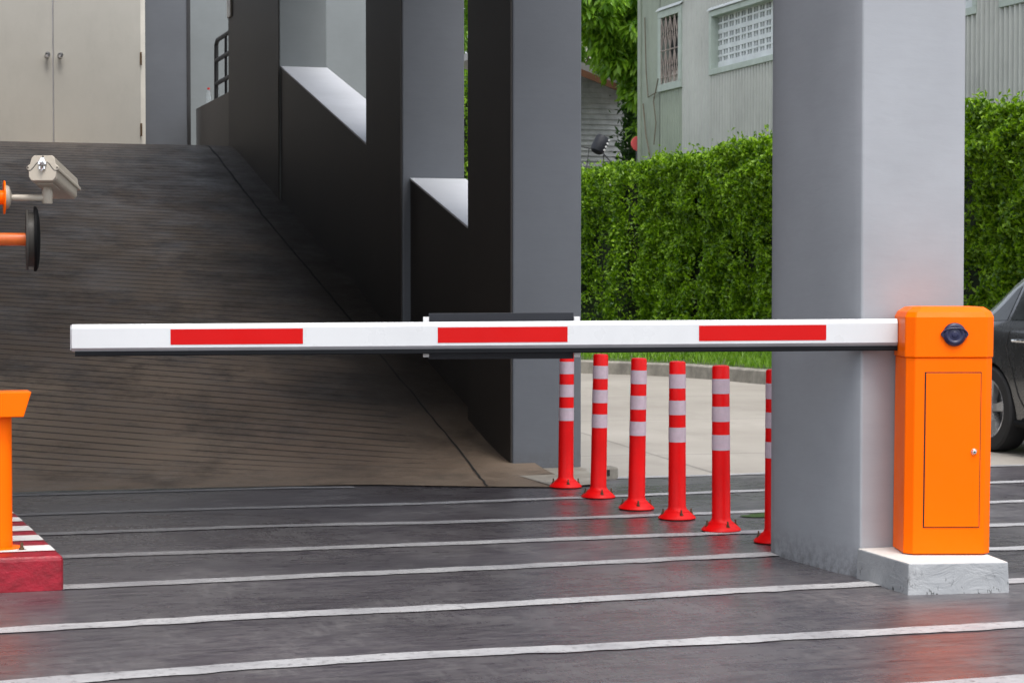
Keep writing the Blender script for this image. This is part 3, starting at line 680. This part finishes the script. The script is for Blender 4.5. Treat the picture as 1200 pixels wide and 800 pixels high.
# ------------------------------------------------------------------ hedges
def hedge(label, x0, y0, y1, h, n, dens, xd=1.6, front=.78):
    t = thing('hedge', label, 'hedge', (x0 + .6, (y0 + y1) / 2, .3), 'clipped hedges along the building')
    P = np.zeros((n, 3)); Nn = np.zeros((n, 3)); k = 0; tries = 0
    while k < n:
        tries += 1
        y = rng.uniform(y0, y1)
        if rng.random() > dens(y): continue
        r_ = rng.random()
        if r_ < front:   # front
            z = .2 + rng.random() * (h - .2); nz = (0, 0)
            if fbm(y, z * .8, 1.15, 21) < -.10 and rng.random() < .82: continue
            rel = .40 * fbm(y, z * .7, .6, 3) + .22 * fbm(y, z * .8, 1.6, 9) + .20 * fbm(y, z, 4.2, 5)
            dep = rng.exponential(.05)
            edge = max(0, (z - (h - .35))) ** 2 * 1.3 + max(0, .7 - z) * .12
            px = x0 + .08 - rel * .62 + dep + edge; p = (px, y, z); nn = (-1, 0, .55)
        elif r_ < front + .15:  # top
            x = x0 + rng.random() * xd; top = h + .16 * fbm(x, y, .8, 7) + .10 * fbm(x, y, 3, 2)
            p = (x, y, top - rng.exponential(.06) + (rng.random() < .06) * rng.random() * .18); nn = (-.25, 0, 1)
        else:         # ends
            e = y0 if rng.random() < .5 else y1; s = -1 if e == y0 else 1; x = x0 + rng.random() * xd; z = .2 + rng.random() * (h - .2)
            p = (x, e + s * (.15 * fbm(x, z, 1.2, 4) - rng.exponential(.06)), z); nn = (0, s, .4)
        P[k] = p; Nn[k] = nn; k += 1
    D = unit(rng.normal(size=(n, 3)) * .75 + Nn * .55 + np.array([0, 0, .15])); T = unit(Nn + rng.normal(size=(n, 3)) * .6); U = unit(np.cross(D, T))
    leafmesh('foliage', P, D, U, rng.uniform(.045, .105, n), rng.uniform(.028, .055, n), 'hedge_leaf', t)
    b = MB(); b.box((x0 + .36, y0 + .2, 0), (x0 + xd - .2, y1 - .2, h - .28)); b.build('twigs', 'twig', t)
    return t
hedge('long clipped green hedge below the corrugated wall, running past the big column', 12.0, 16.2, 30.35, 3.22, 150000, lambda y: 1 if (y > 24.6 or 17.5 < y < 20.9) else .12)
hedge('far clipped green hedge beyond the dark notch, behind the nearest ramp pillar', 12.05, 31.75, 46.0, 3.22, 70000, lambda y: 1 if y < 35 or y > 39 else .4)

hedge('tall dense hedge seen in the narrow slit between the two nearer ramp pillars', 9.4, 36.0, 38.2, 5.1, 42000, lambda y: 1, xd=2.6, front=.25)

# ------------------------------------------------------------------ corrugated building
bd = thing('corrugated_building', 'pale corrugated metal building rising behind the hedge', 'building', (14, 28, 0))
BX = 14.0
def corrug(y0, y1, z0, z1, mat, pitch=.115, amp=.034, nm='wall_sheet'):
    b = MB(); n = max(2, int((y1 - y0) / pitch * 8)); lo, hi = [], []
    for i in range(n + 1):
        y = y0 + (y1 - y0) * i / n; ph = (y / pitch) * 2 * math.pi; c = math.cos(ph); x = BX - amp * (abs(c) ** .6 * (1 if c > 0 else -1))
        lo.append((x, y, z0)); hi.append((x, y, z1))
    b.add(lo + hi, [(i, i + 1, n + 2 + i, n + 1 + i) for i in range(n)], True)
    return b.build(nm, mat, bd, autos=False)
ZT = 7.6
WIN = [(33.35, 34.45, 4.75, 6.22), (28.0, 32.10, 4.83, 5.93), (23.33, 26.6, 4.80, 5.95), (18.5, 22.78, 4.80, 5.95)]
# sheets between and around the windows
yb = [14.0, 18.5, 22.78, 23.33, 26.6, 28.0, 32.10]
for (a, c) in ((14.0, 18.5), (22.78, 23.33), (26.6, 28.0)): corrug(a, c, 0, ZT, 'iron_sheet')
for (a, c, z0, z1) in WIN[1:]:
    corrug(a, c, 0, z0, 'iron_sheet'); corrug(a, c, z1, ZT, 'iron_sheet')
corrug(32.10, 33.35, 0, ZT, 'iron_sheet', amp=.014)
corrug(33.35, 34.45, 0, WIN[0][2], 'green_metal', amp=.009); corrug(33.35, 34.45, WIN[0][3], ZT, 'green_metal', amp=.009)
corrug(34.45, 35.45, 0, ZT, 'green_metal', amp=.003, pitch=.25)
MB().box((BX - .03, 35.35, 0), (BX + .12, 35.5, ZT)).build('corner_trim', 'green_metal', bd, bevel=.01)
MB().box((BX + .30, 14.0, 0), (BX + 7, 35.45, ZT - .02)).build('core', 'green_metal', bd)
MB().box((BX - .35, 13.8, ZT), (BX + 7.3, 35.7, ZT + .15)).build('roof', 'roof_sheet', bd)
for wi, (a, c, z0, z1) in enumerate(WIN):
    f = MB(); t_ = .10 if wi else .13; px = BX - .045
    f.box((px, a, z1 - t_), (BX + .05, c, z1)); f.box((px, a, z0), (BX + .05, c, z0 + t_)); f.box((px, a, z0 + t_), (BX + .05, a + t_, z1 - t_)); f.box((px, c - t_, z0 + t_), (BX + .05, c, z1 - t_))
    fr = f.build('window', 'green_frame', bd, bevel=.006)
    MB().prism([(px - .03, a - .03, z1 + .002), (BX - .01, a - .03, z1 + .06), (BX - .01, a - .03, z1 + .075), (px - .03, a - .03, z1 + .017)], (0, c - a + .06, 0)).build('flashing', 'vent', fr)
    rv = MB(); i0, i1, j0, j1 = a + t_, c - t_, z0 + t_, z1 - t_; dx = .25
    rv.box((BX + .05, i0 - .02, j0 - .02), (BX + dx, i0, j1 + .02)); rv.box((BX + .05, i1, j0 - .02), (BX + dx, i1 + .02, j1 + .02)); rv.box((BX + .05, i0, j0 - .02), (BX + dx, i1, j0)); rv.box((BX + .05, i0, j1), (BX + dx, i1, j1 + .02)); rv.build('reveal', 'green_frame', fr)
    if wi == 0:
        MB().box((BX + .13, i0, j0), (BX + .16, i1, j1)).build('pane', 'glass_dark', fr)
        gr = MB(); gx = BX - .02; n = 4
        for k in range(n + 1): y = i0 + (i1 - i0) * k / n; gr.tube([(gx, y, j0), (gx, y, j1)], .014, 6)
        for k in range(n):
            ya, yc = i0 + (i1 - i0) * k / n, i0 + (i1 - i0) * (k + 1) / n; m_ = (j0 + j1) / 2
            gr.tube([(gx, ya, j0), (gx, yc, m_), (gx, ya, j1)], .010, 6); gr.tube([(gx, yc, j0), (gx, ya, m_), (gx, yc, j1)], .010, 6)
        for z in (j0 + .12, m_): gr.tube([(gx, i0, z), (gx, i1, z)], .012, 6)
        gr.build('grille', 'grille', fr)
        for k in range(3): MB().box((BX + .02, i0 + .08 + k * .28, j0), (BX + .10, i0 + .26 + k * .28, j0 + .2)).build('box', 'cream_trim', fr)
    else:
        MB().box((BX + .20, i0, j0), (BX + .22, i1, j1)).build('pane', 'dark', fr)
        v = MB(); xa, xb = BX + .09, BX + .15; z = j0 + .13
        v.box((xa, i0, j0), (xb, i1, j0 + .13)); cols = int((i1 - i0) / .27)
        rows_ = [(j0 + .13, .065), (j0 + .285, .07), (j0 + .45, .065), (j0 + .60, .07)]
        rows_ = []; z = j0 + .12
        while z + .09 < j1: rows_.append((z, .085)); z += .085; v.box((xa, i0, z), (xb, i1, min(j1, z + (.035 if len(rows_) % 2 else .075)))); z += (.035 if len(rows_) % 2 else .075)
        if z < j1: v.box((xa, i0, z), (xb, i1, j1))
        z_end = j1; y = i0; vv = []
        while y < i1 - .05:
            for (zz, hh) in rows_:
                v.box((xa + .004, y, zz), (xb, y + .075, zz + hh)); v.box((xa + .004, y + .148, zz), (xb, y + .172, zz + hh))
            y += .245
        v.build('vent_grille', 'vent', fr)
w1 = MB(); w1.tube([(BX - .04, 35.1, 6.2), (BX - .05, 35.0, 5.2), (BX - .05, 34.9, 4.7), (BX - .05, 34.5, 4.75)], .012, 5); w1.tube([(BX - .05, 35.15, 4.6), (BX - .05, 35.0, 4.0), (BX - .06, 34.75, 3.55)], .014, 5)
w1.build('cable', 'tan_wire', bd)
MB().tube([(BX - .05, 34.4, 5.0), (BX - .06, 34.6, 4.6), (BX - .05, 34.5, 4.2), (BX - .05, 34.6, 3.8)], .012, 5).build('cable', 'tan_wire', bd)
o = MB().lathe([(0, 0), (.14, 0), (.145, .02), (.14, .04), (0, .05)], (14.12, 35.85, 3.90), (0, -1, 0), 32).build('round_sign', 'red_disc'); tag(o, 'round pinkish red disc peeking out behind the corrugated building corner', 'sign')
MB().tube([(14.14, 35.92, 0), (14.14, 35.92, 3.9)], .03, 8).build('pole', 'rail', o)

# ------------------------------------------------------------------ shed, far house, lamp
sh = thing('shed', 'weathered grey boarded shed with brown eave beyond the hedge', 'shed', (16.5, 45, 0))
b = MB(); z = 0.0
while z < 6.3:
    b.prism([(14.6, 45.0, z), (14.6, 44.95, z), (14.6, 44.99, z + .125), (14.6, 45.0, z + .125)], (2.77, 0, 0)); z += .125
b.build('board_wall', 'shed', sh)
MB().box((14.6, 45.0, 0), (17.36, 49, 6.1)).build('core', 'shed', sh)
MB().prism([(14.4, 44.3, 6.78), (17.6, 44.3, 5.66), (17.6, 44.3, 5.84), (14.4, 44.3, 6.96)], (0, 5, 0)).build('roof', 'roof_sheet', sh)
MB().prism([(14.5, 44.27, 6.60), (17.4, 44.27, 5.58), (17.4, 44.27, 5.74), (14.5, 44.27, 6.76)], (0, .03, 0)).build('eave_board', 'brown_wood', sh)
hs_ = thing('pale_house', 'pale house wall far behind the tree', 'house', (24, 62, 0))
MB().box((21.5, 62, 0), (29, 70, 12)).build('wall', 'cream', hs_); MB().box((21.2, 61.7, 12), (29.3, 70.3, 12.3)).build('roof', 'roof_sheet', hs_)
for z in (7.8, 10.3): MB().box((23.0, 61.9, z), (24.2, 61.99, z + 1.3)).build('window', 'glass_dark', hs_)
fl = thing('outdoor_lamp', 'small dark lamp head on thin rods standing above the far hedge', 'lamp', (14.95, 40, 3.2))
ax2 = Vector((.25, -.1, -.32)).normalized()
MB().lathe([(.0, 0), (.09, .01), (.14, .05), (.155, .12), (.15, .36), (.12, .40), (0, .41)], Vector((14.80, 40, 3.98)), Vector((.5, 0, 1)), 20).build('lamp_head', 'panel', fl)
b = MB(); b.tube([(14.98, 40, 3.95), (14.98, 40, 3.0)], .013, 6); b.tube([(13.9, 40, 4.2), (14.9, 40, 4.05), (15.5, 40, 3.45)], .013, 6); b.tube([(14.65, 40, 4.08), (14.55, 40, 3.3)], .01, 6); b.build('rod', 'rail', fl)
b = MB()
for k in range(4): b.lathe([(.022, 0), (.022, .012)], (14.93 + .035 * k, 39.83, 4.04 + k * .07), (0, -1, 0), 8)
b.build('light_dot', 'clip', fl)

# ------------------------------------------------------------------ trees
def tree(name, label, base, trunk_h, blobs, n, leaf, mat, size=(.17, .28), wid=(.045, .07), grp=None):
    t = thing(name, label, 'tree', base, grp)
    B = Vector(base); b = MB()
    b.tube([B, B + Vector((.1, .05, trunk_h * .5)), B + Vector((0, .1, trunk_h))], [.22, .17, .13], 10)
    for (c, r_) in blobs:
        c = Vector(c); s = B + Vector((0, .1, trunk_h * .85)); mid = s.lerp(c, .5) + Vector((0, 0, -.2)); b.tube([s, mid, c], [.06, .035, .012], 7)
    b.build('trunk', 'bark', t)
    P = np.zeros((n, 3)); k = 0; tot = sum(r_ ** 2 for _, r_ in blobs); out = np.zeros((n, 3))
    # leaf clumps inside each blob
    cl_ = []
    for c, r_ in blobs:
        for _ in range(int(26 * r_ ** 2) + 6):
            dv_ = rng.normal(size=3); dv_ /= np.linalg.norm(dv_); cl_.append((np.array(c) + dv_ * r_ * rng.uniform(.45, 1.05), rng.uniform(.22, .42)))
    ci = rng.integers(0, len(cl_), n)
    for k in range(n):
        c, r_ = cl_[ci[k]]; dv_ = rng.normal(size=3); dv_ /= np.linalg.norm(dv_); P[k] = c + dv_ * r_ * rng.random() ** .4 * np.array([1, 1, .7]); out[k] = dv_
    D = unit(out * .7 + rng.normal(size=(n, 3)) * .35 + np.array([0, 0, -.75])); T = unit(rng.normal(size=(n, 3)) * .5 + np.array([0, -.5, .6]) + out * .5); U = unit(np.cross(D, T))
    leafmesh('crown', P, D, U, rng.uniform(*size, n), rng.uniform(*wid, n), mat, t)
    return t
tree('broadleaf_tree', 'bright green tree with drooping leaves between the shed and the corrugated wall', (17.3, 43.6, 0), 8.6,
     [((15.4, 41, 8.6), 1.3), ((16.6, 41.3, 8.2), 1.2), ((15.2, 40.6, 7.2), .9), ((16.3, 40.8, 6.9), 1.0), ((15.7, 41.4, 9.9), 1.3), ((16.15, 41.2, 6.05), .6), ((16.6, 41.6, 5.6), .5), ((16.35, 41.2, 5.35), .35), ((16.65, 41.5, 4.9), .35), ((15.9, 41.2, 6.0), .45), ((14.0, 40.8, 7.9), 1.0), ((17.2, 42, 7), 1.1), ((13.4, 41.2, 8.9), 1.2), ((12.4, 41.5, 7.9), 1.2), ((15.35, 41.0, 6.75), .5)], 27000, None, 'tree_leaf', (.19, .32), (.06, .10))
t = thing('climbing_plant', 'dark leafy climber between the shed and the corrugated wall', 'plant', (16.2, 42.5, 0))
n = 9000; P = np.stack([rng.normal(17.05, .13, n), rng.normal(43.2, .4, n), rng.uniform(2.5, 6.3, n)], 1); D, U = rand_frames(n, (0, -.2, -.3), .8)
leafmesh('foliage', P, D, U, rng.uniform(.12, .2, n), rng.uniform(.05, .09, n), 'weed', t); MB().tube([(17.05, 43.2, 0), (17.1, 43.2, 3), (17.0, 43.2, 6)], .06, 7).build('stem', 'bark', t)
tree('background_tree', 'tall green tree behind the pale house', (19.5, 56, 0), 6, [((19, 56, 10), 2.4), ((21, 56.5, 9), 2.2), ((17, 56, 9), 2.0), ((14.8, 55, 8.5), 2.2)], 12000, None, 'tree_leaf', (.25, .4), (.09, .14))

# ------------------------------------------------------------------ parked car (rear at far end, nose towards camera)
def car():
    t = thing('parked_car', 'dark grey parked hatchback cut by the right edge behind the barrier cabinet', 'car', (8.98, 12.1, 0))
    CXc = 8.985; Yr = 14.16
    T_ = [0, .05, .15, .35, .55, .75, .95, 1.2, 1.6, 2.1, 2.5, 2.8, 3.1, 3.4, 3.7, 3.95, 4.1, 4.18]
    roof = np.interp
    zr_ = [(0, .80), (.05, .95), (.15, 1.00), (.35, 1.05), (.55, 1.17), (.75, 1.30), (.95, 1.41), (1.2, 1.475), (1.6, 1.50), (2.1, 1.48), (2.5, 1.36), (2.8, 1.17), (3.1, 1.00), (3.4, .94), (3.7, .88), (3.95, .78), (4.1, .66), (4.18, .55)]
    zb_ = [(0, .75), (.05, .88), (.15, .93), (.4, .97), (1.2, .955), (2.0, .93), (2.8, .92), (3.1, .90), (3.4, .86), (3.7, .80), (3.95, .70), (4.18, .50)]
    wd_ = [(0, .66), (.05, .74), (.15, .79), (.4, .825), (.8, .84), (1.5, .845), (2.6, .845), (3.3, .83), (3.8, .78), (4.0, .70), (4.18, .52)]
    wr_ = [(0, .55), (.15, .66), (.4, .66), (.8, .61), (1.2, .58), (2.1, .58), (2.6, .64), (3.0, .72), (3.4, .70), (4.0, .58), (4.18, .42)]
    ip = lambda tab, t_: float(np.interp(t_, [p[0] for p in tab], [p[1] for p in tab]))
    def sec(t_):
        w_, wr, zb, zt = ip(wd_, t_), ip(wr_, t_), ip(zb_, t_), ip(zr_, t_); zl = .20 + (.12 if t_ < .1 or t_ > 4.1 else 0)
        half = [(0, zl), (w_ * .88, zl), (w_ * .955, zl + .04), (w_ * .965, zl + .10), (w_ * .99, .42), (w_ * 1.0, .60), (w_ * .99, zb - .14), (w_ * .975, zb - .05), (w_ * .945, zb)]
        top = [(w_ * .945 + (wr - w_ * .945) * s, zb + (zt - .06 - zb) * s) for s in (.08, .3, .6, .85)] + [(wr - .01, zt - .045), (wr * .9, zt - .018), (wr * .6, zt), (0, zt + .015)]
        return half + top
    tt = np.concatenate([np.linspace(T_[i], T_[i + 1], 5, endpoint=False) for i in range(len(T_) - 1)] + [[4.18]])
    rings = []
    for t_ in tt:
        h_ = sec(t_); full = [(x, z) for x, z in h_] + [(-x, z) for x, z in reversed(h_[1:-1])]
        rings.append([(CXc - x, Yr - t_, z) for x, z in full])
    body = MB().loft(rings, smooth=True).build('body', 'car_paint', t)
    for wy in (.755, 3.35):
        cut = MB().lathe([(.355, -.30), (.355, .30)], (CXc - .80, Yr - wy, .325), (1, 0, 0), 40); cut.lathe([(.355, -.30), (.355, .30)], (CXc + .80, Yr - wy, .325), (1, 0, 0), 40)
        me = bpy.data.meshes.new('c'); me.from_pydata(cut.v, [], cut.f); co_ = bpy.data.objects.new('c', me); C.objects.link(co_)
        m_ = body.modifiers.new('arch', 'BOOLEAN'); m_.operation = 'DIFFERENCE'; m_.object = co_; m_.solver = 'EXACT'
        dg = bpy.context.evaluated_depsgraph_get(); nm = bpy.data.meshes.new_from_object(body.evaluated_get(dg)); body.modifiers.clear(); body.data = nm
        bpy.data.objects.remove(co_)
    for sgn, nm in ((-1, 'l'), (1, 'r')):
        for wy in (.755, 3.35):
            cx = CXc + sgn * .745; o_ = (cx, Yr - wy, .325); axx = (sgn, 0, 0)
            wh = MB().lathe([(.20, -.10), (.30, -.10), (.322, -.085), (.326, -.05), (.326, .05), (.322, .082), (.305, .098), (.235, .102), (.225, .094), (.215, .06)], o_, axx, 48, cap=False).build('wheel', 'tyre', t)
            rim = MB().lathe([(.228, .092), (.222, .097), (.205, .088), (.195, .03), (.0, .02)], o_, axx, 48, cap=False)
            for k in range(5):
                a = k * 2 * math.pi / 5 + .5; dr_ = Vector((0, math.cos(a), math.sin(a))); tn = Vector((0, -math.sin(a), math.cos(a))); O_ = Vector(o_) + Vector(axx) * .06
                rim.loft([[O_ + dr_ * r_ + tn * (s_ * w_) + Vector(axx) * x_ for s_, x_ in ((-1, -.02), (1, -.02), (.8, xf), (-.8, xf))] for r_, w_, xf in ((.02, .035, .02), (.10, .036, .018), (.21, .048, .03))])
            rim.lathe([(.05, .07), (.048, .085), (0, .088)], o_, axx, 20)
            rim.build('rim', 'alloy', wh); MB().lathe([(.20, -.02), (.0, -.02)], o_, axx, 24, cap=False).build('brake_disc', 'dark', wh)
    def surf(t_, s, off=.004):   # side glass surface; s 0 at belt .. 1 at roof edge
        w_, wr, zb, zt = ip(wd_, t_), ip(wr_, t_), ip(zb_, t_), ip(zr_, t_)
        return (w_ * .945 + (wr - w_ * .945) * s + off, zb + (zt - .06 - zb) * s)
    for sgn in (-1, 1):
        for (ta, tb, nm) in ((.62, .92, 'quarter_glass'), (.97, 1.80, 'rear_side_window'), (1.86, 2.72, 'front_side_window')):
            g_ = []
            for t_ in np.linspace(ta, tb, 10):
                top = .88
                if nm == 'front_side_window': top = .88 * min(1, (2.80 - t_) / .45)
                if nm == 'quarter_glass': top = .80 * min(1, .25 + (t_ - .62) / .3)
                g_.append([(CXc + sgn * surf(t_, .10)[0], Yr - t_, surf(t_, .10)[1]), (CXc + sgn * surf(t_, max(.15, top))[0], Yr - t_, surf(t_, max(.15, top))[1])])
            MB().loft(g_, closed=False, cap=False, smooth=True).build(nm, 'car_glass', t)
        # chrome handles, door seams
        for th in (1.10, 2.05): MB().tube([(CXc + sgn * .838, Yr - th, .845), (CXc + sgn * .862, Yr - th - .03, .85), (CXc + sgn * .862, Yr - th - .17, .85), (CXc + sgn * .838, Yr - th - .2, .845)], .012, 8).build('door_handle', 'chrome', t)
        def side(t_, z):
            h_ = sec(t_)[2:9]; zs = [p[1] for p in h_]; return float(np.interp(z, zs, [p[0] for p in h_])) + .0015
        for pts in ([(1.02, .92), (1.0, .80), (1.10, .62), (1.17, .45), (1.28, .30), (1.5, .26), (1.83, .255)], [(1.83, .93), (1.83, .255)], [(1.83, .255), (2.75, .255), (2.80, .5), (2.80, .90)]):
            pp_ = []
            for i in range(len(pts) - 1):
                for k in range(8): f = k / 8; t_ = pts[i][0] * (1 - f) + pts[i + 1][0] * f; z = pts[i][1] * (1 - f) + pts[i + 1][1] * f; pp_.append((CXc + sgn * side(t_, z), Yr - t_, z))
            MB().tube(pp_, .004, 5).build('door_seam', 'dark', t)
        MB().tube([(CXc + sgn * .838, Yr - 1.15, .235), (CXc + sgn * .838, Yr - 2.95, .235)], .03, 8).build('side_skirt', 'black', t)
        mr = MB(); mr.loft([[(CXc + sgn * (.84 + a_), Yr - 2.62 + b_ * k, .98 + c_ * k) for b_, c_ in ((-.05, -.06), (.06, -.05), (.06, .05), (-.05, .06))] for a_, k in ((0, .4), (.05, .9), (.15, 1), (.19, .6))]); mr.build('side_mirror', 'car_paint', t, bevel=.01)
        MB().loft([[(CXc + sgn * x_, Yr - t_, z) for x_, z in ((ip(wd_, t_) * .97 + .004, .62), (ip(wd_, t_) * .93 + .008, .90))] for t_ in (.03, .12, .26)], closed=False, cap=False).build('tail_light', 'red_lens', t)
        MB().loft([[(CXc + sgn * x_, Yr - t_, z) for x_, z in ((ip(wd_, t_) * .99 + .004, .55), (ip(wd_, t_) * .96 + .006, ip(zb_, t_) - .04))] for t_ in (3.75, 3.9, 4.0, 4.08)], closed=False, cap=False).build('headlight', 'lens', t)
    for (ta, tb, nm) in ((.36, .93, 'rear_window'), (2.16, 3.02, 'windscreen')):
        g_ = []
        for t_ in np.linspace(ta, tb, 8):
            g_.append([(CXc + s_ * ip(wr_, t_) * .86, Yr - t_, ip(zr_, t_) + .006 + .012 * (1 - abs(s_))) for s_ in (-1, -.5, 0, .5, 1)])
        MB().loft(g_, closed=False, cap=False, smooth=True).build(nm, 'car_glass', t)
car()
